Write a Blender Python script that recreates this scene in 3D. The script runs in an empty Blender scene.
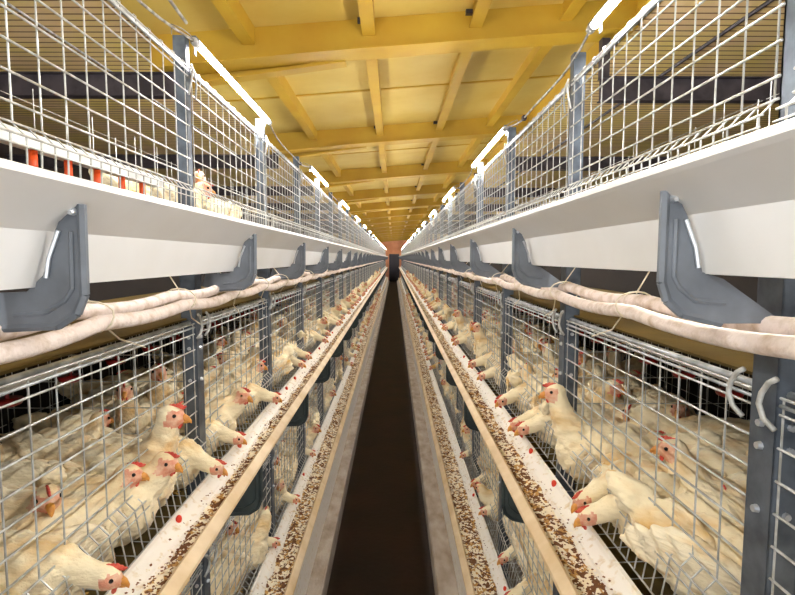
import bpy, bmesh, math, random
from mathutils import Vector, Matrix, noise
random.seed(7)
C = bpy.context.scene.collection
PI = math.pi
H = 2.05                       # camera height above the aisle floor
Y_START, Y_END = -1.4, 43.0
SIDE = {-1: 'left', 1: 'right'}
ORD = ['first','second','third','fourth','fifth','sixth','seventh','eighth','ninth','tenth','eleventh','twelfth','thirteenth','fourteenth','fifteenth','sixteenth','seventeenth','eighteenth','nineteenth','twentieth']

# ---------------------------------------------------------------- materials
def nt(name):
    m = bpy.data.materials.new(name); m.use_nodes = True
    n = m.node_tree; b = n.nodes['Principled BSDF']
    return m, n, b
def srgb(r, g, b):
    f = lambda c: (c/255/12.92) if c/255 <= .04045 else ((c/255+.055)/1.055)**2.4
    return (f(r), f(g), f(b), 1)
def mat(name, col, col2=None, rough=.5, metal=0, scale=20, lo=.4, hi=.6, bump=0, bscale=None, stretch=(1,1,1), detail=4):
    m, n, b = nt(name)
    b.inputs['Roughness'].default_value = rough; b.inputs['Metallic'].default_value = metal
    b.inputs['Base Color'].default_value = col
    tc = n.nodes.new('ShaderNodeTexCoord'); mp = n.nodes.new('ShaderNodeMapping')
    mp.inputs['Scale'].default_value = stretch
    n.links.new(tc.outputs['Object'], mp.inputs['Vector'])
    if col2:
        t = n.nodes.new('ShaderNodeTexNoise'); t.inputs['Scale'].default_value = scale; t.inputs['Detail'].default_value = detail
        n.links.new(mp.outputs['Vector'], t.inputs['Vector'])
        r = n.nodes.new('ShaderNodeValToRGB'); r.color_ramp.elements[0].position = lo; r.color_ramp.elements[1].position = hi
        r.color_ramp.elements[0].color = col; r.color_ramp.elements[1].color = col2
        n.links.new(t.outputs['Fac'], r.inputs['Fac']); n.links.new(r.outputs['Color'], b.inputs['Base Color'])
    if bump:
        t2 = n.nodes.new('ShaderNodeTexNoise'); t2.inputs['Scale'].default_value = bscale or scale; t2.inputs['Detail'].default_value = 5
        n.links.new(mp.outputs['Vector'], t2.inputs['Vector'])
        bp = n.nodes.new('ShaderNodeBump'); bp.inputs['Strength'].default_value = bump; bp.inputs['Distance'].default_value = .01
        n.links.new(t2.outputs['Fac'], bp.inputs['Height']); n.links.new(bp.outputs['Normal'], b.inputs['Normal'])
    return m
M = {}
M['wire'] = mat('galvanized_wire', srgb(202,202,198), srgb(170,168,160), .4, .25, 30)
M['rail'] = mat('galvanized_rail', srgb(205,208,208), srgb(165,168,168), .38, .4, 25)
M['post'] = mat('galvanized_post', srgb(108,116,126), srgb(78,85,94), .42, .5, 22, .35, .7)
M['white'] = mat('white_plastic', srgb(232,231,229), srgb(224,222,217), .38, 0, 3, .4, .7)
M['white_dirty'] = mat('dusty_white_plastic', srgb(238,232,222), srgb(212,190,152), .45, 0, 38, .56, .72)
M['lip'] = mat('cream_trough_lip', srgb(228,205,170), srgb(205,176,132), .5, 0, 9, .35, .7)
M['bracket'] = mat('grey_plastic', srgb(118,124,132), srgb(98,103,110), .42, 0, 14, .35, .7)
M['bracket_dark'] = mat('dark_green_plastic', srgb(58,68,66), srgb(44,52,52), .45, 0, 14)
M['hose'] = mat('dusty_hose', srgb(232,216,206), srgb(196,172,148), .8, 0, 26, .48, .72, .5, 60)
M['belt'] = mat('manure_belt', srgb(120,98,42), srgb(86,68,26), .7, 0, 4, .3, .7, .3, 12)
M['red'] = mat('red_plastic', srgb(222,58,28), None, .4)
M['cup'] = mat('dark_red_plastic', srgb(150,22,20), srgb(110,14,14), .4, 0, 20)
M['orange'] = mat('orange_plastic', srgb(232,84,28), None, .4)
M['bolt'] = mat('zinc_bolt', srgb(215,218,222), None, .3, .7)
M['rope'] = mat('twine', srgb(226,214,190), None, .8)
M['cable'] = mat('cable_sheath', srgb(186,184,180), srgb(130,126,120), .55, 0, 30)
M['black'] = mat('black_rubber', srgb(28,26,26), None, .6)
M['yellow'] = mat('yellow_ceiling', srgb(206,180,96), srgb(190,156,62), .6, 0, 1.6, .3, .7, .1, 6)
M['yellow_beam'] = mat('yellow_beam', srgb(192,156,44), srgb(176,134,28), .55, 0, 2.5, .3, .7)
M['steel'] = mat('dark_steel', srgb(74,66,70), srgb(52,46,50), .5, .3, 6)
M['wall'] = mat('brown_wall', srgb(60,42,30), srgb(40,28,22), .8, 0, 3)
M['void'] = mat('void_shade', srgb(34,24,18), srgb(24,16,12), .9, 0, 3)  # near-black colour stands in for deep shade behind the cages
M['endwall'] = mat('end_wall', srgb(236,170,130), srgb(220,150,110), .8, 0, 1.5)
M['door'] = mat('end_door', srgb(52,48,56), None, .6)
M['floor'] = mat('dark_brown_floor', srgb(44,22,14), srgb(24,12,8), .75, 0, 3, .35, .7, .3, 25)  # dark brown, mottled darker by noise
M['kerb'] = mat('concrete_kerb', srgb(172,160,148), srgb(138,122,106), .85, 0, 12, .35, .7, .35, 60, (1,.5,1))
M['feather'] = mat('white_feathers', srgb(248,232,194), srgb(218,168,78), .85, 0, 8, .50, .72, 1.0, 48, (.6,1.3,1.3))
M['wingm'] = mat('wing_feathers', srgb(250,236,204), srgb(220,174,90), .85, 0, 10, .5, .72, 1.0, 45, (.35,1.6,2.0))
M['skin'] = mat('hen_face_skin', srgb(236,192,160), srgb(222,146,116), .65, 0, 60, .35, .65, .4, 140)
M['comb'] = mat('hen_comb', srgb(222,104,80), srgb(206,64,50), .5, 0, 70, .4, .6, .4, 160)
M['beak'] = mat('hen_beak', srgb(226,160,70), srgb(206,136,62), .45, 0, 60)
M['leg'] = mat('hen_leg', srgb(224,184,92), srgb(196,150,70), .6, 0, 60)
M['eye'] = mat('hen_eye', srgb(14,10,8), None, .12)
for k in ('feather',):
    b = M[k].node_tree.nodes['Principled BSDF']
    b.inputs['Sheen Weight'].default_value = .2
# emission tube
m, n, b = nt('tube_glow'); b.inputs['Base Color'].default_value = (.9,.9,.9,1)
b.inputs['Emission Color'].default_value = (1,.985,.97,1); b.inputs['Emission Strength'].default_value = 78
M['glow'] = m
# plank ceiling beside the aisle: thin dark joints across the building
m, n, b = nt('slatted_ceiling'); b.inputs['Roughness'].default_value = .7
tc = n.nodes.new('ShaderNodeTexCoord'); sx = n.nodes.new('ShaderNodeSeparateXYZ'); n.links.new(tc.outputs['Object'], sx.inputs[0])
d1 = n.nodes.new('ShaderNodeMath'); d1.operation = 'DIVIDE'; d1.inputs[1].default_value = .088; n.links.new(sx.outputs['Y'], d1.inputs[0])
fr = n.nodes.new('ShaderNodeMath'); fr.operation = 'FRACT'; n.links.new(d1.outputs[0], fr.inputs[0])
lt = n.nodes.new('ShaderNodeMath'); lt.operation = 'LESS_THAN'; lt.inputs[1].default_value = .2; n.links.new(fr.outputs[0], lt.inputs[0])
t = n.nodes.new('ShaderNodeTexNoise'); t.inputs['Scale'].default_value = 2.2; n.links.new(tc.outputs['Object'], t.inputs['Vector'])
r = n.nodes.new('ShaderNodeValToRGB'); r.color_ramp.elements[0].position = .35; r.color_ramp.elements[1].position = .65
r.color_ramp.elements[0].color = srgb(222,190,140); r.color_ramp.elements[1].color = srgb(226,200,116); n.links.new(t.outputs['Fac'], r.inputs['Fac'])
mx = n.nodes.new('ShaderNodeMix'); mx.data_type = 'RGBA'; n.links.new(lt.outputs[0], mx.inputs['Factor']); n.links.new(r.outputs['Color'], mx.inputs['A'])
mx.inputs['B'].default_value = srgb(118,82,44); n.links.new(mx.outputs['Result'], b.inputs['Base Color']); M['slats'] = m
# feed
def feedmat(name, dark, light, thr):
    m, n, b = nt(name); b.inputs['Roughness'].default_value = .85
    tc = n.nodes.new('ShaderNodeTexCoord')
    v = n.nodes.new('ShaderNodeTexVoronoi'); v.inputs['Scale'].default_value = 66; n.links.new(tc.outputs['Object'], v.inputs['Vector'])
    s = n.nodes.new('ShaderNodeSeparateColor'); n.links.new(v.outputs['Color'], s.inputs[0])
    big = n.nodes.new('ShaderNodeTexNoise'); big.inputs['Scale'].default_value = 14; n.links.new(tc.outputs['Object'], big.inputs['Vector'])
    ad = n.nodes.new('ShaderNodeMath'); ad.operation = 'ADD'; n.links.new(s.outputs[0], ad.inputs[0]); n.links.new(big.outputs['Fac'], ad.inputs[1])
    r = n.nodes.new('ShaderNodeValToRGB'); r.color_ramp.interpolation = 'CONSTANT'
    r.color_ramp.elements[0].position = 0; r.color_ramp.elements[0].color = dark
    r.color_ramp.elements[1].position = thr/2; r.color_ramp.elements[1].color = srgb(196,150,84)
    e = r.color_ramp.elements.new(thr/2+.1); e.color = light
    hf = n.nodes.new('ShaderNodeMath'); hf.operation = 'MULTIPLY'; hf.inputs[1].default_value = .5; n.links.new(ad.outputs[0], hf.inputs[0])
    n.links.new(hf.outputs[0], r.inputs['Fac']); n.links.new(r.outputs['Color'], b.inputs['Base Color'])
    bp = n.nodes.new('ShaderNodeBump'); bp.inputs['Strength'].default_value = .8; bp.inputs['Distance'].default_value = .006
    n.links.new(v.outputs['Distance'], bp.inputs['Height']); n.links.new(bp.outputs['Normal'], b.inputs['Normal'])
    return m
M['feed'] = feedmat('feed_mash', srgb(112,70,34), srgb(244,232,206), .84)
M['crumb_light'] = mat('light_feed_flakes', srgb(246,236,214), None, .8)
M['crumb_dark'] = mat('dark_feed_grains', srgb(120,72,34), None, .8)

# ---------------------------------------------------------------- mesh helpers
class MB:
    def __init__(s): s.v = []; s.f = []; s.mi = []; s.cur = 0
    def add(s, vs, fs):
        o = len(s.v); s.v += [tuple(v) for v in vs]
        for f in fs: s.f.append(tuple(i+o for i in f)); s.mi.append(s.cur)
    def box(s, x0, x1, y0, y1, z0, z1):
        if x0 > x1: x0, x1 = x1, x0
        if y0 > y1: y0, y1 = y1, y0
        if z0 > z1: z0, z1 = z1, z0
        s.add([(x0,y0,z0),(x1,y0,z0),(x1,y1,z0),(x0,y1,z0),(x0,y0,z1),(x1,y0,z1),(x1,y1,z1),(x0,y1,z1)],
              [(0,3,2,1),(4,5,6,7),(0,1,5,4),(1,2,6,5),(2,3,7,6),(3,0,4,7)])
    def tube(s, pts, r, n=6, caps=True):
        pts = [Vector(p) for p in pts]; rs = r if isinstance(r, (list, tuple)) else [r]*len(pts)
        d = (pts[1]-pts[0]).normalized(); up = Vector((0,0,1)) if abs(d.z) < .9 else Vector((1,0,0))
        u = d.cross(up).normalized(); vs = []
        for i, p in enumerate(pts):
            if i == 0: d = (pts[1]-p)
            elif i == len(pts)-1: d = (p-pts[i-1])
            else: d = (pts[i+1]-pts[i-1])
            d.normalize(); u = (u - d*u.dot(d)).normalized(); w = d.cross(u)
            for k in range(n):
                a = 2*PI*k/n; vs.append(p+(u*math.cos(a)+w*math.sin(a))*rs[i])
        fs = [(i*n+k, i*n+(k+1)%n, (i+1)*n+(k+1)%n, (i+1)*n+k) for i in range(len(pts)-1) for k in range(n)]
        if caps: fs += [tuple(range(n))[::-1], tuple(range((len(pts)-1)*n, len(pts)*n))]
        s.add(vs, fs)
    def poly_y(s, pts, y0, y1):          # closed polygon in XZ, extruded in Y
        n = len(pts); vs = [(p[0], y0, p[1]) for p in pts]+[(p[0], y1, p[1]) for p in pts]
        s.add(vs, [tuple(range(n)), tuple(range(2*n-1, n-1, -1))]+[(i, i+n, (i+1)%n+n, (i+1)%n) for i in range(n)])
    def sheet_y(s, pts, th, y0, y1, ny=1):     # open profile in XZ with thickness, extruded in Y
        P = [Vector(p) for p in pts]; off = []
        for i, p in enumerate(P):
            a = (P[i]-P[i-1]).normalized() if i else (P[1]-P[0]).normalized()
            b = (P[i+1]-P[i]).normalized() if i < len(P)-1 else a
            t = (a+b).normalized(); nrm = Vector((-t.y, t.x)); off.append(p+nrm*th)
        s.poly_y([tuple(p) for p in P]+[tuple(p) for p in reversed(off)], y0, y1)
    def ell(s, c, r, rot=None, seg=16, rings=10):
        vs = []; fs = []; c = Vector(c)
        for i in range(1, rings):
            th = PI*i/rings
            for k in range(seg):
                ph = 2*PI*k/seg; v = Vector((r[0]*math.sin(th)*math.cos(ph), r[1]*math.sin(th)*math.sin(ph), r[2]*math.cos(th)))
                vs.append(c+(rot @ v if rot else v))
        t = Vector((0,0,r[2])); vs += [c+(rot@t if rot else t), c-(rot@t if rot else t)]
        for i in range(rings-2):
            for k in range(seg): fs.append((i*seg+k, (i+1)*seg+k, (i+1)*seg+(k+1)%seg, i*seg+(k+1)%seg))
        T = len(vs)-2
        for k in range(seg): fs.append((T, k, (k+1)%seg)); fs.append((T+1, (rings-2)*seg+(k+1)%seg, (rings-2)*seg+k))
        s.add(vs, fs)
    def mesh(s, name, mats, smooth=False):
        me = bpy.data.meshes.new(name); me.from_pydata(s.v, [], s.f)
        for m in (mats if isinstance(mats, list) else [mats]): me.materials.append(m)
        if any(s.mi): me.polygons.foreach_set('material_index', s.mi)
        if smooth: me.polygons.foreach_set('use_smooth', [True]*len(me.polygons))
        me.validate(); me.update()
        return me
    def build(s, name, mats, parent=None, smooth=False):
        return link(s.mesh(name, mats, smooth), name, parent)
def link(me, name, parent=None, loc=(0,0,0)):
    o = bpy.data.objects.new(name, me); C.objects.link(o); o.location = loc
    if parent: o.parent = parent
    return o
def tag(o, label=None, cat=None, group=None, kind=None):
    if label: o['label'] = label
    if cat: o['category'] = cat
    if group: o['group'] = group
    if kind: o['kind'] = kind
    return o
def thing(name, label, cat, loc=(0,0,0), rz=0, group=None):
    o = bpy.data.objects.new(name, None); C.objects.link(o); o.location = loc; o.rotation_euler = (0,0,rz); o.empty_display_size = .1
    return tag(o, label, cat, group)
def copy_tree(o, parent=None):
    c = o.copy(); C.objects.link(c)
    if parent: c.parent = parent
    for ch in KIDS.get(o.name, []): 
        k = copy_tree(ch, c)
    return c
KIDS = {}
def reg(o):
    KIDS[o.name] = [c for c in bpy.data.objects if c.parent == o]
    for c in KIDS[o.name]: reg(c)

# ---------------------------------------------------------------- measured cross sections (dx from camera, z from eye)
P = {
 -1: dict(dxf=.72, d=1.03, y0=1.81, post_top=.765,
          fence=[(.662,.254), (-.235,-.648), (-1.13,-1.535)],
          trough=[dict(lip=(.492,.119), lin=(.518,.124), crease=(.571,.044), bot=(.598,-.049), bot2=(.65,-.052), back=(.655,.10), feed=.07),
                  dict(lip=(.488,-.752), lin=(.520,-.736), crease=(.545,-.83), bot=(.585,-.90), bot2=(.625,-.90), back=(.652,-.765), feed=-.797),
                  dict(lip=(.492,-1.625), lin=(.528,-1.602), crease=(.555,-1.69), bot=(.60,-1.75), bot2=(.645,-1.75), back=(.690,-1.600), feed=-1.635)]),
  1: dict(dxf=.64, d=1.02, y0=.83, post_top=.728,
          fence=[(.630,.263), (-.230,-.634), (-1.12,-1.535)],
          trough=[dict(lip=(.408,.137), lin=(.432,.143), crease=(.489,.071), bot=(.510,-.026), bot2=(.575,-.03), back=(.575,.125), feed=.09),
                  dict(lip=(.384,-.766), lin=(.415,-.752), crease=(.440,-.84), bot=(.48,-.915), bot2=(.52,-.915), back=(.568,-.772), feed=-.812),
                  dict(lip=(.368,-1.688), lin=(.404,-1.664), crease=(.43,-1.75), bot=(.47,-1.81), bot2=(.52,-1.81), back=(.578,-1.665), feed=-1.70)]),
}
TIER = ['top', 'middle', 'bottom']
def posts(s):
    y = P[s]['y0'] - 3*P[s]['d'] if s < 0 else P[s]['y0'] - 2*P[s]['d']
    out = []
    while y < Y_END: out.append(y); y += P[s]['d']
    return out
CAGE_D = .70          # cage depth behind the front grid

# ---------------------------------------------------------------- cage meshes
def front_panel(s, zt, zb, L, top):
    """local origin: fence plane, bay start, z=zb. x positive away from aisle is s."""
    m = MB(); h = zt-zb; g = .03; n = 13; sp = (L-2*g)/(n-1)
    rw, rh = .0020, .0025
    kx, kz, bz = -.025*s, -.026, -.14; bx = (-.022 if top else -.045)*s
    for i in range(n):
        y = g+i*sp
        loop = [(0,y,h-.004),(0.0,y,h+.010),(.006*s,y,h+.016),(.012*s,y,h+.008),(.012*s,y,h-.008)] if top else [(0,y,h)]
        m.tube([(bx,y,bz),(kx,y,kz),(0,y,0)]+loop, rw, 5)
        if i < n-1:
            m.tube([(bx,y+sp/2,bz),(kx,y+sp/2,kz),(0,y+sp/2,0)], rw, 5)
    zz = [0, .037] + [.037+.0565*k for k in range(1, 8) if .037+.0565*k < h-.02] + [h]
    for z in zz: m.tube([(-.004*s,g-.015,z),(-.004*s,L-g+.015,z)], rh, 6)
    m.tube([(kx-.004*s,g-.015,kz),(kx-.004*s,L-g+.015,kz)], rh, 6)
    m.tube([(kx-.008*s,g-.015,kz-.020),(kx-.008*s,L-g+.015,kz-.020)], rh*.7, 6)
    m.tube([(bx-.004*s,g-.015,bz+.008),(bx-.004*s,L-g+.015,bz+.008)], rh, 6)
    return m.mesh('front_grid', M['wire'])
def side_grid(s, zt, zb, fl):
    m = MB(); h = zt-zb; b = fl-zb
    for k in range(1, 10): x = k*CAGE_D/9*s; m.tube([(x,0,b),(x,0,h-.01)], .0016, 4)
    for k in range(7): z = b+k*(h-b-.02)/6; m.tube([(.01*s,0,z),(CAGE_D*s,0,z)], .0018, 4)
    return m.mesh('partition_grid', M['wire'])
def back_grid(s, zt, zb, fl, L):
    m = MB(); h = zt-zb; b = fl-zb; x = CAGE_D*s
    if zt > 0:
        for k in range(6): y = .03+k*(L-.06)/5; m.tube([(x,y,b),(x,y,h-(.0 if k % 2 else .05))], .002, 4)
        for z in (h-.06, h*.4): m.tube([(x,.01,z),(x,L-.01,z)], .0016, 4)
        return m.mesh('back_grid', M['wire'])
    for k in range(15): y = .03+k*(L-.06)/14; m.tube([(x,y,b),(x,y,h-(.02 if k % 3 else 0))], .0017, 4)
    for k in range(6): z = b+k*(h-b-.02)/5; m.tube([(x,.01,z),(x,L-.01,z)], .0018, 4)
    return m.mesh('back_grid', M['wire'])
def floor_grid(s, zb, fl, L):
    m = MB(); b = fl-zb
    for k in range(14): y = .03+k*(L-.06)/13; m.tube([(-.04*s,y,b-.03),(CAGE_D*s,y,b)], .0018, 4)
    for k in (0, 3, 6, 8): x = k*CAGE_D/8*s; m.tube([(x,.01,b-.026*(1-k/8)),(x,L-.01,b-.026*(1-k/8))], .0018, 4)
    return m.mesh('floor_grid', M['wire'])
def top_rail(s, zt, zb, L):
    m = MB(); h = zt-zb
    m.tube([(.012*s,.0,h+.004),(.012*s,L,h+.004)], .0075, 8)
    m.tube([(-.004*s,.01,h-.013),(-.004*s,L-.01,h-.013)], .0035, 6)
    return m.mesh('top_rail', M['rail'], True)
FL = {(-1,0): .03, (-1,1): -.845, (-1,2): -1.70, (1,0): .05, (1,1): -.85, (1,2): -1.74}   # cage floor heights
for s in (-1, 1):
    p = P[s]; L = p['d']; ps = posts(s)
    for t in range(3):
        zt, zb = p['fence'][t]; fl = FL[(s,t)]
        fp, sg, bg, fg, tr = front_panel(s, zt, zb, L, t == 0), side_grid(s, zt, zb, fl), back_grid(s, zt, zb, fl, L), floor_grid(s, zb, fl, L), top_rail(s, zt, zb, L)
        vis = 0
        for i, y in enumerate(ps):
            far = vis >= 14
            if y+L > .82: vis += 1
            if y+L <= .82: lab = f'{TIER[t]} wire cage of the {SIDE[s]} row, beside the camera'; nme = None
            elif not far: lab = f'galvanized wire cage in the {TIER[t]} tier of the {SIDE[s]} row, {ORD[vis-1]} bay from the camera'
            else: lab = f'small distant wire cage of the {TIER[t]} tier far down the {SIDE[s]} row'
            e = thing('wire_cage', lab, 'cage', (s*p['dxf'], y, zb), 0, f'{TIER[t]} tier cages of the {SIDE[s]} row')
            link(fp, 'front_grid', e)
            link(tr, 'top_rail', e)
            if t:
                link(sg, 'partition_grid', e)
            if not far:
                link(bg, 'back_grid', e); link(fg, 'floor_grid', e)

# posts ---------------------------------------------------------------
def post_mesh(s, z0, z1):
    m = MB(); w, d, t = .026, .042, .004
    for f0, w, za, zb in ((-.012, .028, z0, 2.0), (.0, .019, 2.0, z1)):      # wide lower channel, narrower upper one
        m.box(f0*s, (f0+t)*s, -w, w, za, zb)
        m.box(f0*s, d*s, -w, -w+t, za, zb); m.box(f0*s, d*s, w-t, w, za, zb)
        m.box((d-t)*s, d*s, -w, -w+.012, za, zb); m.box((d-t)*s, d*s, w-.012, w, za, zb)
    return m.mesh('channel', M['post'])
for s in (-1, 1):
    p = P[s]; z0 = -1.91; me = post_mesh(s, 0, p['post_top']-z0)
    bm_ = MB(); bm_.tube([(-.010*s, 0, 0), (-.020*s, 0, 0)], [.008, .006], 8); b1 = bm_.mesh('bolt', M['bolt'])
    bm_ = MB(); bm_.tube([(.016*s, -.026, 0), (.016*s, -.034, 0)], [.007, .006], 8); b2 = bm_.mesh('bolt', M['bolt'])
    hooks = []
    for sy in (-1, 1):
        hk = MB(); hk.tube([(-.012*s, .03*sy, -.10), (-.02*s, .022*sy, -.05), (-.02*s, .006*sy, -.01), (-.012*s, -.004*sy, .012)], .0035, 6)
        oy = .0 if sy > 0 else -.076
        h2 = MB(); h2.tube([(-.026*s, oy+.031, .036), (-.026*s, oy+.048, .026), (-.026*s, oy+.062, .006), (-.026*s, oy+.067, -.014), (-.022*s, oy+.060, -.038), (-.016*s, oy+.042, -.052)], .0048, 7)
        hooks.append((hk.mesh('door_hook', M['wire'], True), h2.mesh('door_hook', M['wire'], True)))
    vis = 0
    for y in posts(s):
        if y > .8: vis += 1
        if y <= .8: lab = f'{SIDE[s]} steel upright beside the camera'
        elif vis <= 14: lab = f'tall grey steel upright between cages of the {SIDE[s]} row, {ORD[vis-1]} from the camera'
        else: lab = f'tiny distant steel upright far down the {SIDE[s]} row'
        e = thing('steel_upright', lab, 'post', (s*p['dxf'], y, z0), 0, f'uprights of the {SIDE[s]} row')
        link(me, 'channel', e)
        if vis <= 7:
            for ti, (zt, zb) in enumerate(p['fence']):
                for hp in hooks: link(hp[0 if ti == 0 else 1], 'door_hook', e, (0, 0, zt-z0))
                if vis <= 3 and ti:
                    for z in (zt-.05, zt-.09, (zt+zb)/2):
                        link(b1, 'bolt', e, (0, 0, z-z0)); link(b2, 'bolt', e, (0, 0, z-z0))

# troughs ---------------------------------------------------------------
BR = {-1: [(.516,.088),(.540,.088),(.560,.045),(.583,-.028),(.612,-.056),(.70,-.060),(.715,-.105),(.655,-.118),(.565,-.114),(.532,-.093),(.518,-.061)],
       1: [(.440,.108),(.455,.108),(.480,.062),(.505,-.023),(.540,-.034),(.632,-.098),(.632,-.108),(.541,-.108),(.475,-.092),(.450,-.070),(.440,-.040)]}
def bracket_mesh(s, t):
    T = P[s]['trough'][t]; T0 = P[s]['trough'][0]; ddx = T['lip'][0]-T0['lip'][0]; dz = T['lip'][1]-T0['lip'][1]
    pts = [(s*(x+ddx), z+dz) for x, z in BR[s]]
    if s > 0: pts = pts[::-1]
    m = MB(); m.poly_y(pts, -.004, .004)
    # raised outer flange along the outside and the underside
    o = [(x+ddx, z+dz) for x, z in (BR[s][0:1]+BR[s][:6:-1])]
    for (a, b) in zip(o[:-1], o[1:]):
        m.tube([(s*a[0], -.001, a[1]), (s*b[0], -.001, b[1])], .0075, 6)
    # pressed rib
    q = [BR[s][0], BR[s][-1], BR[s][-2], BR[s][-3]]
    r = [(q[0][0]+.018, q[0][1]-.045), (q[1][0]+.018, q[1][1]+.01), (q[2][0]+.018, q[2][1]+.022), (q[3][0]+.02, q[3][1]+.022), (q[3][0]+.07, q[3][1]+.018)]
    m.tube([(s*(x+ddx), -.004, z+dz) for x, z in r], .0045, 6)
    me = m.mesh('bracket', M['bracket' if t == 0 else 'bracket_dark'])
    c = MB(); a = BR[s][0]; b = BR[s][2]
    c.tube([(s*(a[0]+ddx+.012), -.004, a[1]+dz-.012), (s*(a[0]+ddx+.012), -.014, a[1]+dz-.014)], [.007,.004], 8)
    c.tube([(s*(b[0]+ddx-.008), -.008, b[1]+dz+.0), (s*(b[0]+ddx+.01), -.008, b[1]+dz-.045), (s*(b[0]+ddx+.016), -.008, b[1]+dz-.078)], .0035, 6)
    return me, c.mesh('clip', M['bolt'])
RED_Y = {(-1,1): [.95,1.42,2.0,2.9,3.15,4.2,5.1,6.3], (1,1): [1.66,1.95,2.64,3.6,3.87,4.7,5.8,7.0], (-1,2): [1.55,2.1,2.7,3.6], (1,2): [1.3,1.75,2.4,3.4]}
for s in (-1, 1):
    for t in range(3):
        T = P[s]['trough'][t]; ps = posts(s)
        m = MB()
        f = lambda q: (s*q[0], q[1])
        lx, lz = T['lip']; 
        if t == 0:
            prof = [f(T['lin']), f(((lx+T['lin'][0])/2, T['lin'][1]+.004)), f((lx, lz+.002)), f((lx-.001, lz-.006)), f((lx+.006, lz-.012)), f(T['crease']), f(T['bot']), f(T['bot2']), f((T['bot2'][0]+.012, T['back'][1]))]
        else:
            bd, bz = T['back']
            prof = [f((lx+.008, lz-.004)), f(T['crease']), f(T['bot']), f(T['bot2']), f((bd-.062, T['feed']-.016)), f((bd-.046, T['feed']+.008)), f((bd-.040, T['feed']+.009)), f((bd-.014, bz-.008)), f((bd-.008, bz)), f((bd, bz+.001))]
        m.sheet_y(prof, .004*(-1 if s < 0 else 1), Y_START, Y_END)
        e = thing('feed_trough', {0: f'long smooth white feed trough along the top cages of the {SIDE[s]} row', 1: f'long cream-lipped feed trough full of mash along the {SIDE[s]} middle cages', 2: f'lowest feed trough at the foot of the {SIDE[s]} row, beside the concrete kerb'}[t], 'trough', (0,0,0), 0, 'feed troughs')
        m.build('channel', M['white' if t == 0 else 'white_dirty'], e)
        if t:
            r = MB(); a, b = T['lip'], T['lin']
            r.poly_y([f(p_) for p_ in ([(a[0], a[1]), (a[0]-.002, a[1]-.008), (a[0]+.006, a[1]-.014), (b[0]+.002, b[1]-.012), (b[0], b[1]), (b[0]-.008, b[1]+.004)])][::s], Y_START, Y_END)
            o = r.build('lip', M['lip'], e); o['label'] = 'cream rolled lip of the trough'
        me, cl = bracket_mesh(s, t)
        for i, y in enumerate(ps):
            o = link(me, 'bracket', e, (0, y+(.06 if s < 0 else -.01), 0))
            if i == 0: o['label'] = 'grey L-shaped plastic bracket'
            if t == 0 and i < 9: link(cl, 'clip', o)
        if t:
            rm = MB(); bx, bz = T['back']
            rm.ell((0,0,0), (.009,.011,.013), None, 10, 8); rm.tube([(0,0,0),(0,0,-.018)], .003, 6)
            rme = rm.mesh('nipple', M['red'], True)
            for y in RED_Y[(s,t)]:
                o = link(rme, 'nipple', e, (s*(bx-.018), y, bz-.002)); o['label'] = 'small red plastic nub'
        # feed
        if t:
            g = MB(); W = 9; x0, x1 = T['lin'][0]+.006, bx-.050
            ys = []; y = Y_START
            while y < 12: ys.append(y); y += .022
            while y < Y_END: ys.append(y); y += .5
            vs = []
            for y in ys:
                for k in range(W+1):
                    x = x0+(x1-x0)*k/W
                    z = T['feed']+.014*(noise.noise((x*22, y*9, t+s)))+.006*noise.noise((x*70, y*60, t))
                    vs.append((s*x, y, z))
            g.add(vs, [tuple([i*(W+1)+k, i*(W+1)+k+1, (i+1)*(W+1)+k+1, (i+1)*(W+1)+k][::s]) for i in range(len(ys)-1) for k in range(W)])
            o = g.build('feed_mash', M['feed'], None, True); tag(o, f'brown and white feed mash lying in the {SIDE[s]} {TIER[t]} trough', 'feed', None, 'stuff')
            cr = MB()
            for q in range(5200):
                y = .7+8*random.random()**1.8; x = x0+(x1-x0)*random.random(); cr.cur = 0 if random.random() < .5 else 1
                if random.random() < .05: x = x1+random.random()*.02
                if noise.noise((x*18, y*11, 3+t)) < -.05 and cr.cur == 0: continue
                z = T['feed']+.014*(noise.noise((x*22, y*9, t+s)))+.007
                if x > x1: z += .012
                r0 = random.uniform(.0018,.0042); c = Vector((s*x,y,z)); vs = []
                for dd in ((1,0,0),(0,1,0),(-1,0,0),(0,-1,0),(0,0,.6),(0,0,-.6)): vs.append(c+Vector(dd)*r0*random.uniform(.7,1.5))
                cr.add(vs, [(0,1,4),(1,2,4),(2,3,4),(3,0,4),(1,0,5),(2,1,5),(3,2,5),(0,3,5)])
            o = cr.build('feed_crumbs', [M['crumb_light'], M['crumb_dark']]); tag(o, f'loose feed flakes and grains scattered over the mash of the {SIDE[s]} {TIER[t]} trough', 'feed', None, 'stuff')

# skirting boards under the lowest troughs, kerbs, floor -------------------
for s in (-1, 1):
    T = P[s]['trough'][2]; x = T['lip'][0]+.004
    m = MB(); xb = {-1:.503, 1:.370}[s]
    m.poly_y([(s*x, T['lip'][1]-.016), (s*(x+.012), T['lip'][1]-.016), (s*(xb+.012), -1.905), (s*xb, -1.905)][::s], Y_START, Y_END)
    o = m.build('baseboard_'+SIDE[s], M['white_dirty']); tag(o, kind='structure')
    m = MB(); xe = {-1:.413, 1:.250}[s]
    m.poly_y([(s*xe, -1.918), (s*(xe+.008), -1.91), (s*5.0, -1.91), (s*5.0, -2.05), (s*xe, -2.05)][::s], Y_START, Y_END)
    o = m.build('trim_'+('1' if s < 0 else '2'), M['kerb']); tag(o, 'raised concrete kerb beside the aisle', kind='structure')
m = MB(); m.box(-5,5,Y_START,45,-2.1,-2.05); o = m.build('floor', M['floor']); tag(o, kind='structure')

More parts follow.
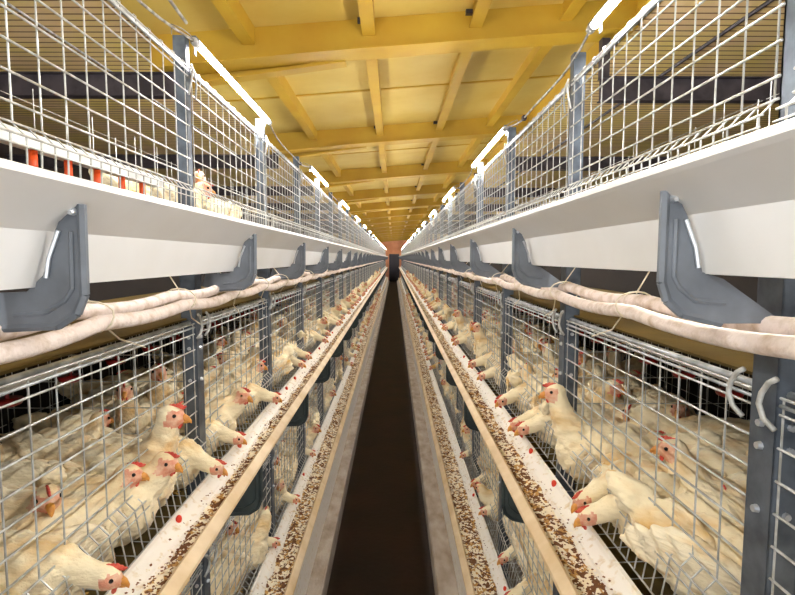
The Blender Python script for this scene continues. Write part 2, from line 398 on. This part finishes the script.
# manure belts ------------------------------------------------------------
for s in (-1, 1):
    for t in (1, 2):
        zt = P[s]['fence'][t][0]; x0 = P[s]['dxf']+.022; 
        m = MB(); m.box(s*x0, s*(x0+.74), Y_START, Y_END, zt+.014, zt+.02)
        e = thing('manure_belt', f'brown manure belt stretched above the {SIDE[s]} {TIER[t]} cages', 'belt', (0,0,0), 0, 'manure belts')
        m.build('belt', M['belt'], e)

# added near-black sheets stand in for the shade between the back-to-back cages
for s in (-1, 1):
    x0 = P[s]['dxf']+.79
    m = MB(); m.box(s*x0, s*(x0+.02), Y_START, Y_END, -1.91, .20); o = m.build('shade_sheet', M['void']); tag(o, f'added dark sheet standing in for shade behind the cages of the {SIDE[s]} row', 'panel')

# hoses under the top trough -------------------------------------------------
for s in (-1, 1):
    dx = {-1:.625, 1:.575}[s]
    ties = []
    y = .18
    while y < 16: ties.append(y); y += {-1:.44, 1:.52}[s]
    for j, (ox, z, r) in enumerate([(0, -.137, .0175), (.045, -.112, .0175)]):
        m = MB(); pts = []; y = Y_START
        while y < 30:
            ph = (y-.18)/{-1:.44, 1:.52}[s]; fr_ = ph-math.floor(ph)
            z_ = z*{-1:1, 1:.93}[s]-.013*4*fr_*(1-fr_)+.004*noise.noise((y*2, j, s))
            pts.append((s*(dx+ox+.008*noise.noise((y*1.5, j+5, s))), y, z_)); y += .07 if y < 8 else .4
        m.tube(pts, r, 12)
        o = m.build('hose', M['hose'], None, True); tag(o, ('lower' if j == 0 else 'upper')+f' dusty white hose sagging under the top trough of the {SIDE[s]} row', 'hose', 'hoses under the top troughs')
    for k, y in enumerate(ties[2:9]):
        m = MB(); cx = s*(dx+.02); cz = -.125*{-1:1,1:.93}[s]
        m.tube([(cx+.05*math.cos(a), y+.004*math.sin(3*a), cz+.034*math.sin(a)) for a in [2*PI*q/16 for q in range(17)]], .0022, 5)
        m.tube([(cx, y, cz+.03), (cx+s*.06, y+.05, cz+.09)], .002, 5)
        xx = s*(P[s]['dxf']-.008); m.tube([(cx-s*.03, y, cz-.02), ((cx+xx)/2, y+.17, -.20), (xx, y+.36, P[s]['fence'][1][0]-.02)], .0022, 5)
        o = m.build('tie_string', M['rope']); tag(o, f'thin white string tied round the {SIDE[s]} hoses, {ORD[k]} tie from the camera', 'string', 'strings tying the hoses')

# drinking lines --------------------------------------------------------------
def drinker(s, dx, z, kind, label, ylo, yhi, step):
    e = thing('drinking_line', label, 'water pipe', (s*dx, 0, z), 0, 'drinking lines')
    m = MB()
    if kind == 'orange': m.box(-.018, .018, ylo, yhi, -.016, .018)
    else: m.box(-.012, .012, ylo, yhi, -.012, .012)
    m.build('pipe', M['white'], e)
    c = MB()
    if kind == 'orange':
        c.tube([(0,0,-.016),(0,0,-.085)], [.010,.010], 10); c.tube([(0,0,-.085),(0,0,-.11)], [.016,.012], 10)
    else:
        c.tube([(0,0,-.012),(0,0,-.045)], .005, 8); c.tube([(0,0,-.055),(0,0,-.05),(0,0,-.035)], [.018,.032,.036], 14)
    cm = c.mesh('drinker_cup', M['orange' if kind == 'orange' else 'cup'], True)
    y = 1.22 if kind == 'orange' else ylo+.1; n_ = 0
    while y < yhi and n_ < 90: link(cm, 'drinker_cup', e, (0, y, 0)); y += step; n_ += 1
    h = MB(); y = ylo+.3
    while y < yhi: h.tube([(0,y,0),(0,y,.42 if kind == 'orange' else .10)], .002, 5); y += 1.03
    h.build('hanger', M['rail'], e)
drinker(-1, .86, .272, 'orange', 'white drinking pipe with orange nipples inside the left top cages', Y_START, 1.86, .13)
drinker(-1, 1.02, -.335, 'red', 'white drinking pipe with dark red cups inside the left middle cages', Y_START, 20, .26)
drinker(1, .92, -.325, 'red', 'white drinking pipe with dark red cups inside the right middle cages', Y_START, 20, .22)

# ---------------------------------------------------------------- hens
def remesh(me, vox, smooth_it=4):
    o = bpy.data.objects.new('tmp', me); C.objects.link(o)
    r = o.modifiers.new('r', 'REMESH'); r.mode = 'VOXEL'; r.voxel_size = vox
    sm = o.modifiers.new('s', 'SMOOTH'); sm.iterations = smooth_it; sm.factor = .5
    dg = bpy.context.evaluated_depsgraph_get(); out = bpy.data.meshes.new_from_object(o.evaluated_get(dg))
    bpy.data.objects.remove(o); return out
def Ry(a): return Matrix.Rotation(a, 3, 'Y')
def Rz(a): return Matrix.Rotation(a, 3, 'Z')
# pose: neck points (x,y,z,r), head centre, head yaw, head pitch, body drop
POSES = {
 'standing': dict(neck=[(.10,0,.245,.062),(.135,0,.285,.045),(.155,0,.325,.034),(.163,0,.355,.030)], head=(.172,0,.378), yaw=.3, pitch=.15, drop=.06),
 'looking':  dict(neck=[(.10,0,.24,.062),(.135,.008,.270,.046),(.155,.015,.292,.036),(.162,.02,.308,.031)], head=(.168,.03,.324), yaw=1.15, pitch=.1, drop=.06),
 'crouching':dict(neck=[(.10,0,.235,.062),(.145,-.01,.255,.046),(.165,-.018,.275,.036),(.17,-.02,.29,.031)], head=(.182,-.028,.305), yaw=-.8, pitch=.25, drop=.075),
 'lowered':  dict(neck=[(.11,0,.235,.06),(.16,0,.235,.044),(.20,.0,.222,.034),(.225,0,.205,.030)], head=(.243,0,.192), yaw=.2, pitch=.75, drop=.06),
 'reaching': dict(neck=[(.105,0,.228,.058),(.14,0,.232,.043),(.175,0,.224,.033),(.205,0,.210,.028)], head=(.232,.0,.203), yaw=.2, pitch=.38, drop=.06),
}
def hen_meshes(pose, q, idx):
    p = POSES[pose]; dr = Vector((0,0,-p['drop'])); m = MB()
    m.ell((-.01,0,.205), (.155,.092,.098), Ry(-.12)); m.ell((.075,0,.205), (.092,.084,.092)); m.ell((-.12,0,.225), (.085,.062,.06), Ry(.25))
    m.ell((-.195,0,.262), (.085,.026,.042), Ry(.5)); m.ell((-.215,0,.272), (.07,.040,.018), Ry(.55))
    for sy in (-1, 1): m.ell((.005,sy*.052,.135), (.05,.034,.062), Ry(.2))
    last = None
    for x,y,z,r in p['neck']:
        m.ell((x,y,z), (r,r*.92,r), None, 12, 8)
        if last:
            for u in (.33,.66):
                xx=[last[i]+(c-last[i])*u for i,c in enumerate((x,y,z,r))]; m.ell(xx[:3], (xx[3],xx[3]*.92,xx[3]), None, 12, 8)
        last = (x,y,z,r)
    hc = Vector(p['head']); R = Rz(p['yaw']) @ Ry(p['pitch'])
    m.ell(hc, (.034,.026,.028), R, 14, 10); m.ell(hc+R@Vector((.018,0,-.004)), (.022,.018,.018), R, 12, 8)
    x,y,z,r = last; m.ell((Vector((x,y,z))+hc)/2, (r,r*.9,r), None, 12, 8)
    me = remesh(m.mesh('body', M['feather']), .0075 if q else .014, 3 if q else 1)
    for v in me.vertices:
        if p['drop'] > .03: pass
        c = v.co; hd = (c-hc).length
        amp = min(1, max(.12, (hd-.03)/.08))
        nv = noise.noise(Vector((c.x*28, c.y*48, c.z*48+idx*7)))*.010+noise.noise(Vector((c.x*60, c.y*110, c.z*110)))*.005
        v.co = c+v.normal*nv*amp
    for v in me.vertices: v.co = v.co+dr
    hc = hc+dr
    me.materials.clear(); me.materials.append(M['feather']); me.materials.append(M['skin'])
    fwd = R@Vector((1,0,0))
    for f in me.polygons:
        f.use_smooth = True; v = f.center-hc; l = R.inverted()@v
        f.material_index = 1 if (v.length < .052 and l.x > -.004+.010*noise.noise(f.center*60) and abs(l.z) < .022+.01*l.x/.03 and l.z < .017) else 0
    parts = [('body', me)]
    T = lambda a,b,c: hc+R@Vector((a,b,c))
    b = MB(); b.tube([T(.028,0,-.001),T(.040,0,-.004),T(.049,0,-.010),T(.052,0,-.015)], [.0105,.0080,.0045,.001], 8); b.tube([T(.028,0,-.010),T(.039,0,-.012),T(.045,0,-.0145)], [.008,.005,.001], 8)
    parts.append(('beak', b.mesh('beak', M['beak'], True)))
    b = MB()
    for k,(a,hh) in enumerate([(.030,.003),(.022,.005),(.014,.0065),(.005,.005),(-.003,.003)]): b.ell(T(a,0,.024+hh*.35), (.0062,.0032,hh), R@Ry(-.3), 8, 6)
    b.ell(T(.012,0,.023), (.022,.0038,.006), R, 10, 6)
    parts.append(('comb', b.mesh('comb', M['comb'], True)))
    for sy in (-1,1):
        b = MB(); b.ell(T(.026,sy*.006,-.022), (.005,.003,.008), R, 8, 6); parts.append(('wattle', b.mesh('wattle', M['comb'], True)))
    for sy in (-1,1):
        b = MB(); b.ell(T(.014,sy*.0215,.006), (.0048,.004,.0048), R, 8, 6); parts.append(('eye', b.mesh('eye', M['eye'], True)))
    for sy in (-1,1):
        b = MB(); k = sy*.05; zz = .11-p['drop']
        b.tube([(.005,k,zz),(-.012,k,max(zz*.55,.03)),(.006,k,.008)], [.011,.007,.006], 8)
        for a in (-.5,0,.5): b.tube([(.006,k,.008),(.006+.03*math.cos(a),k+.03*math.sin(a),.006),(.006+.045*math.cos(a),k+.045*math.sin(a),.003)], [.005,.004,.0015], 6)
        b.tube([(.006,k,.008),(-.018,k,.004)], [.004,.0015], 6)
        parts.append(('leg', b.mesh('leg', M['leg'], True)))
    for sy in (-1,1):
        b = MB(); rt = Matrix.Rotation(-sy*.22, 3, 'X') @ Ry(.16)
        b.ell((-.03,sy*.083,.222), (.115,.020,.062), rt @ Rz(sy*.10), 24, 14)
        for k in range(5): b.ell((-.115-.010*k,sy*(.078-.005*k),.236-.013*k), (.07,.009,.013), Ry(.16) @ Rz(sy*.22), 12, 6)
        w = b.mesh('wing', M['wingm'])
        if q:
            w = remesh(w, .006, 2)
            w.materials.clear(); w.materials.append(M['wingm'])
        for v in w.vertices:
            c = v.co; v.co = c+v.normal*(.004*math.sin(c.x*130+c.z*90)+.003*noise.noise(c*70))+dr
        for f in w.polygons: f.use_smooth = True
        parts.append(('wing', w))
    return parts
def join_parts(parts, name):
    bm = bmesh.new(); mats = []
    for nm, me in parts:
        off = []
        for mm in me.materials:
            if mm not in mats: mats.append(mm)
            off.append(mats.index(mm))
        k0 = len(bm.faces); bm.from_mesh(me); bm.faces.ensure_lookup_table()
        for f in bm.faces[k0:]: f.material_index = off[f.material_index] if f.material_index < len(off) else off[0]
    out = bpy.data.meshes.new(name); bm.to_mesh(out); bm.free()
    for mm in mats: out.materials.append(mm)
    return out
PN = list(POSES)
HQ = {p: hen_meshes(p, True, i) for i, p in enumerate(PN)}
LQp = {p: hen_meshes(p, False, i) for i, p in enumerate(PN)}
LQ = {p: join_parts(LQp[p], 'hen') for p in PN}
MQ = {p: join_parts(HQ[p], 'hen') for p in PN}
count = 0
def hen(pose, x, y, z, rz, label, group, detail, sc=1.0):
    global count; count += 1
    if detail:
        e = thing('hen', label, 'hen', (x,y,z), rz, group); e.scale = (sc,)*3
        for nm, me in HQ[pose]: link(me, nm, e)
    else:
        e = link(MQ[pose] if y < 7.5 else LQ[pose], 'hen', None, (x,y,z)); e.rotation_euler = (0,0,rz); e.scale = (sc,)*3; tag(e, label, 'hen', group)
    return e
# feeding hens: Y positions of heads in the troughs
FEED = {(-1,1): [1.03,1.70,1.93,2.44,3.35,3.55,4.3,4.75,5.3,5.6,6.1,6.6], (1,1): [1.31,1.45,1.99,2.12,2.44,2.98,3.25,4.15,4.35,5.0,5.2,5.9,6.3,7.0],
        (-1,2): [1.32,1.88,2.0,2.6,3.1,3.9], (1,2): [1.12,1.85,2.3,2.6,3.0,3.5,4.0]}
FEEDDX = {(-1,1): .622, (1,1): .548, (-1,2): .65, (1,2): .56}
for (s,t), ys in FEED.items():
    for k, y in enumerate(ys):
        sc = .98+random.uniform(-.05,.06); dx = FEEDDX[(s,t)]+random.uniform(-.02,.02)+.232*sc
        yaw = (PI if s > 0 else 0)+random.uniform(-.28,.28)*(1 if k else .3)
        hen('reaching', s*dx, y, FL[(s,t)]+.0+random.uniform(-.012,.012), yaw, f'white hen stretching its head into the {SIDE[s]} {TIER[t]} trough, {ORD[k]} such from the camera', 'hens feeding at the troughs', y < 5, sc)
crowd_far = []
RANK = ['against front wires', 'in middle rank', 'in back rank']
for s in (-1, 1):
    p = P[s]; ps = posts(s)
    for t in (1, 2):
        vis = 0
        for y0 in ps:
            if y0+p['d'] <= .82: continue
            vis += 1
            if y0 > 24: break
            for rk, ddx in enumerate((.105, .29, .49)):
                if t == 2 and rk == 2: continue
                nn = 4 if rk == 1 or t == 2 else (5 if rk == 0 else 3)
                kk = -1
                for k in range(nn):
                    y = y0+.12+(k+.5)*(p['d']-.22)/nn+random.uniform(-.035,.035)
                    if t == 1 and y < .62: continue
                    if t == 2 and y < 1.0: continue
                    if rk == 0 and any(abs(y-fy) < .05 for fy in FEED[(s,t)]) : continue
                    pose = random.choice(['standing','looking','crouching','lowered','crouching','crouching','lowered','looking'])
                    rz = random.choice([0, PI, PI/2, -PI/2, PI/2, -PI/2])+random.uniform(-.5,.5)
                    x = s*(p['dxf']+ddx+.03+random.uniform(-.02,.02)); sc = random.uniform(1.04,1.2)
                    if rk == 0:
                        rz = random.choice([PI/2,-PI/2,PI/2,-PI/2,PI if s > 0 else 0])+random.uniform(-.7,.7)
                        if pose == 'lowered': pose = 'crouching'
                    kk += 1
                    if vis <= 6:
                        lab = f'white hen {RANK[rk]}, {ORD[vis-1]} {SIDE[s]} {TIER[t]} cage, {ORD[kk]} from near end'
                        hen(pose, x, y, FL[(s,t)]+random.uniform(-.01,.02), rz, lab, f'hens crowded in the {SIDE[s]} {TIER[t]} cages', y < 3.9, sc)
                    else: crowd_far.append((pose, x, y, FL[(s,t)], rz, sc))
# two hens in the left top tier
hen('crouching', -.96, 2.10, .035, PI/2-.3, 'cream hen sitting in the left top cage beside the end of the white pipe', 'hens in the top cages', True, 1.2)
hen('standing', -.93, 2.62, .035, -PI/2, 'second cream hen in the left top cages, past the first upright', 'hens in the top cages', True, 1.1)
# far flock: too many and too small to count
mats = list(LQ['standing'].materials)
for s, t in ((-1,1),(1,1),(-1,2),(1,2)):
    vs, fs, mi = [], [], []
    todo = [q for q in crowd_far if q[1]*s > 0 and q[3] == FL[(s,t)]]
    y = 7.2
    while y < 22:
        todo.append(('reaching', s*(FEEDDX[(s,t)]+.232*1.0), y, FL[(s,t)], (PI if s > 0 else 0)+random.uniform(-.3,.3), 1.05)); y += random.uniform(.25,.8)
    for pose, x, y, z, rz, sc in todo:
        me = LQ[pose]; mx_ = Matrix.Translation((x,y,z)) @ Matrix.Rotation(rz, 4, 'Z') @ Matrix.Scale(sc, 4); o = len(vs)
        vs += [tuple(mx_ @ v.co) for v in me.vertices]
        for f in me.polygons: fs.append(tuple(i+o for i in f.vertices)); mi.append(mats.index(me.materials[f.material_index]))
    me = bpy.data.meshes.new('distant_hens'); me.from_pydata(vs, [], fs)
    for mm in mats: me.materials.append(mm)
    me.polygons.foreach_set('material_index', mi)
    o = link(me, 'distant_hens'); tag(o, f'distant mass of tiny white hens in the {SIDE[s]} {TIER[t]} cages far down the aisle', 'hens', None, 'stuff')
print("hens", count, "far", len(crowd_far))

# ---------------------------------------------------------------- lamps and cables
TL = {-1: dict(x=-.705, z=.762, y0=1.83-2.47, len=1.08, pitch=2.47), 1: dict(x=.632, z=.732, y0=.47, len=1.2, pitch=2.42)}
for s in (-1, 1):
    q = TL[s]; m = MB(); m.tube([(0,.03,0),(0,q['len']-.03,0)], .0105, 10); tube = m.mesh('tube', M['glow'], True)
    m = MB(); m.tube([(0,0,0),(0,.035,0)], .014, 10); cap = m.mesh('end_cap', M['cable'], True)
    m = MB(); m.tube([(0,.01,0),(.004*s,-.02,.012),(.02*s,-.05,.02),(.05*s,-.06,.03),(.055*s,-.05,.0)], .002, 5); pig = m.mesh('loose_wire', M['cable'], True)
    m = MB()
    for y in (.05, q['len']-.05): m.box(.013*s,.016*s,y-.008,y+.008,-.03,.02); 
    m.box(-.008,.008,0,q['len'],.0125,.018); clip = m.mesh('clips_and_shield', M['post'])  # clips, plus a strip added over the tube to cut light on the ceiling
    y = q['y0']; k = 0; ends = []
    while y < 42.5:
        infr = y+q['len'] > .75
        lab = f'glowing white tube lamp above the {SIDE[s]} row, {ORD[k]} from the camera' if infr and k < 9 else (f'small distant glowing tube lamp above the {SIDE[s]} row' if infr else f'glowing tube lamp above the {SIDE[s]} row beside the camera')
        e = thing('tube_lamp', lab, 'lamp', (q['x'], y, q['z']), 0, f'tube lamps above the {SIDE[s]} row')
        link(tube, 'tube', e); link(cap, 'end_cap', e); link(cap, 'end_cap', e, (0, q['len']-.035, 0)); link(clip, 'clips_and_shield', e)
        if k < 5: link(pig, 'loose_wire', e)
        if infr: k += 1
        ends.append(y); y += q['pitch']
    for i in range(len(ends)-1):
        a, b = ends[i]+q['len'], ends[i+1]; m = MB()
        pts = [(q['x'] + s*.012*math.sin(3*u*PI), a+(b-a)*u, q['z']-.06*4*u*(1-u)+.004*math.sin(9*u)) for u in [j/12 for j in range(13)]]
        m.tube(pts, .0045, 6)
        e = thing('power_cable', f'grey power cable slung between lamps of the {SIDE[s]} row, {ORD[i]} span' if i < 6 else f'distant power cable between far lamps of the {SIDE[s]} row', 'cable', (0,0,0), 0, f'cables between the {SIDE[s]} lamps')
        m.build('cable', M['cable'], e, True)
        m = MB(); c = pts[8]; m.box(c[0]-.009,c[0]+.009,c[1]-.016,c[1]+.016,c[2]-.010,c[2]+.010); m.build('connector', M['steel'], e)
# left: cable running up and over toward the frame's top
m = MB(); m.tube([(-.72,.75,1.02),(-.715,1.05,.92),(-.71,1.4,.84),(-.708,1.78,.80)], .006, 6)
o = m.build('power_cable', M['cable'], None, True); tag(o, 'grey cable rising from the first left upright toward the camera', 'cable')

# ---------------------------------------------------------------- ceiling
SL = .077
zb_ = lambda x: 1.50+SL*x
zp_ = lambda x: 1.70+SL*x
m = MB(); XL = 1.72
m.poly_y([(-XL, zp_(-XL)), (XL, zp_(XL)), (XL, zp_(XL)+.05), (-XL, zp_(-XL)+.05)], Y_START, 45)
ceil = m.build('ceiling', M['yellow']); tag(ceil, kind='structure')
for s in (-1, 1):
    m = MB(); z = 1.60 if s < 0 else 1.66
    m.box(s*XL, s*5.0, Y_START, 45, z, z+.05)
    o = m.build('ceiling_'+SIDE[s], M['slats']); tag(o, kind='structure')
    m = MB(); m.box(s*XL, s*(XL+.03), Y_START, 45, min(z, zp_(s*XL)), max(z+.05, zp_(s*XL)+.05)); o = m.build('trim_'+('3' if s < 0 else '4'), M['yellow_beam']); tag(o, kind='structure')
    m = MB(); m.box(s*5.0, s*5.05, Y_START, 45, -2.05, z+.05); o = m.build('wall_'+SIDE[s], M['wall']); tag(o, kind='structure')
def beam(y, k):
    e = thing('roof_beam', f'thick yellow roof beam crossing the ceiling, {ORD[k-1]} in view from the camera' if 0 < k < 8 else 'thick yellow roof beam directly above the camera' if k == 0 else 'distant yellow roof beam near the end of the aisle', 'beam', (0, y, 0), 0, 'yellow roof beams')
    m = MB(); w = .075
    pts = [(-XL, zb_(-XL)-.02), (-.62, zb_(-.62)), (XL, zb_(XL)), (XL, zp_(XL)), (-XL, zp_(-XL))]
    m.poly_y(pts, -w, w)
    m.poly_y([(x, z) for x, z in [(-XL, zb_(-XL)-.032), (-.62, zb_(-.62)-.012), (XL, zb_(XL)-.012), (XL, zb_(XL)), (-.62, zb_(-.62)), (-XL, zb_(-XL)-.02)]], -w-.03, w+.03)
    m.build('web', M['yellow_beam'], e)
    bm2 = MB(); bm2.poly_y([(-.36, 1.452), (-1.70, 1.265), (-1.70, 1.285), (-.36, 1.474)], w+.01, w+.12); bm2.poly_y([(-.36, 1.46), (-1.70, 1.28), (-1.70, 1.37), (-.6, 1.47)], w+.05, w+.06); bm2.build('brace', M['yellow_beam'], e)
    for x in (-.225, .535):
        b = MB(); b.box(x-.03, x+.03, -w-.035, -w, zp_(x)-.035, zp_(x)-.005); b.build('cleat', M['steel'], e)
y = 3.75-2.87; k = 0; BY = []
while y < 44: BY.append(y); beam(y, k); y += 2.87; k += 1
for k, u in enumerate([-.605, -.10, .35, .73]):
    x = u*1.68; e = thing('purlin', f'{["leftmost","second from left","third from left","rightmost"][k]} yellow purlin running lengthwise under the ceiling', 'beam', (x, 0, 0), 0, 'lengthwise ceiling purlins')
    m = MB(); z1 = zp_(x); m.box(-.035, .035, Y_START, 45, z1-.11, z1+.002); m.box(-.055, .035, Y_START, 45, z1-.12, z1-.108); m.build('flange', M['yellow_beam'], e)
m = MB()
for yb in BY: m.box(-XL, XL, yb+1.40, yb+1.425, 1.70-SL*XL-.0, 1.70-SL*XL+.001)
jm = MB()
for yb in BY:
    jm.poly_y([(-XL, zp_(-XL)-.012), (XL, zp_(XL)-.012), (XL, zp_(XL)+.001), (-XL, zp_(-XL)+.001)], yb+1.40, yb+1.43)
o = jm.build('trim_5', M['yellow_beam']); tag(o, kind='structure')
# dark steel crossbeams over the outer rows
for s in (-1, 1):
    for k, yb in enumerate(BY[1:9]):
        e = thing('steel_crossbeam', f'dark steel crossbeam over the {SIDE[s]} row, {ORD[k]} from the camera', 'beam', (0, yb, 0), 0, 'dark steel crossbeams')
        m = MB(); x0, x1 = s*1.50, s*5.0; z0, z1 = (1.165, 1.33) if s < 0 else (1.14, 1.31)
        m.box(x0, x1, -.004, .004, z0, z1); m.box(x0, x1, -.04, .04, z1-.008, z1); m.box(x0, x1, -.04, .04, z0, z0+.008)
        m.build('joist', M['steel'], e)
        b = MB(); b.box(s*1.50, s*1.56, -.03, .03, z1, 1.52 if s < 0 else 1.58); b.build('hanger', M['steel'], e)
    m = MB(); x = s*2.42; z = 1.59 if s < 0 else 1.648
    m.tube([(x, Y_START, z), (x, 20, z)], .014 if s > 0 else .008, 6); o = m.build('ceiling_cable', M['steel' if s > 0 else 'cable']); tag(o, f'cable running along the slatted ceiling over the {SIDE[s]} row', 'cable')
# end wall, door
m = MB(); m.box(-5, 5, 44, 44.1, -2.05, 1.9); o = m.build('wall_back', M['endwall']); tag(o, kind='structure')
m = MB(); m.box(-.42, .46, 43.9, 44, -2.05, .35); o = m.build('door_1', M['door']); tag(o, kind='structure')

# ---------------------------------------------------------------- lift everything so that the floor is near z=0
for o in bpy.data.objects:
    if o.parent is None: o.location.z += H
# world, camera
w = bpy.data.worlds.new('World'); bpy.context.scene.world = w; w.use_nodes = True
w.node_tree.nodes['Background'].inputs[0].default_value = (.93,.965,1,1); w.node_tree.nodes['Background'].inputs[1].default_value = .75
cam = bpy.data.cameras.new('Camera'); co = bpy.data.objects.new('Camera', cam); C.objects.link(co)
co.location = (0,0,H); cam.sensor_width = 36; cam.lens = 500/795*36; cam.clip_start = .02; cam.clip_end = 200
co.rotation_euler = (PI/2-math.atan(39.5/500), 0, -math.atan(3.5/500))
sc = bpy.context.scene; sc.camera = co
sc.view_settings.view_transform = 'Standard'; sc.view_settings.look = 'None'; sc.view_settings.gamma = 1; sc.view_settings.exposure = 1.8
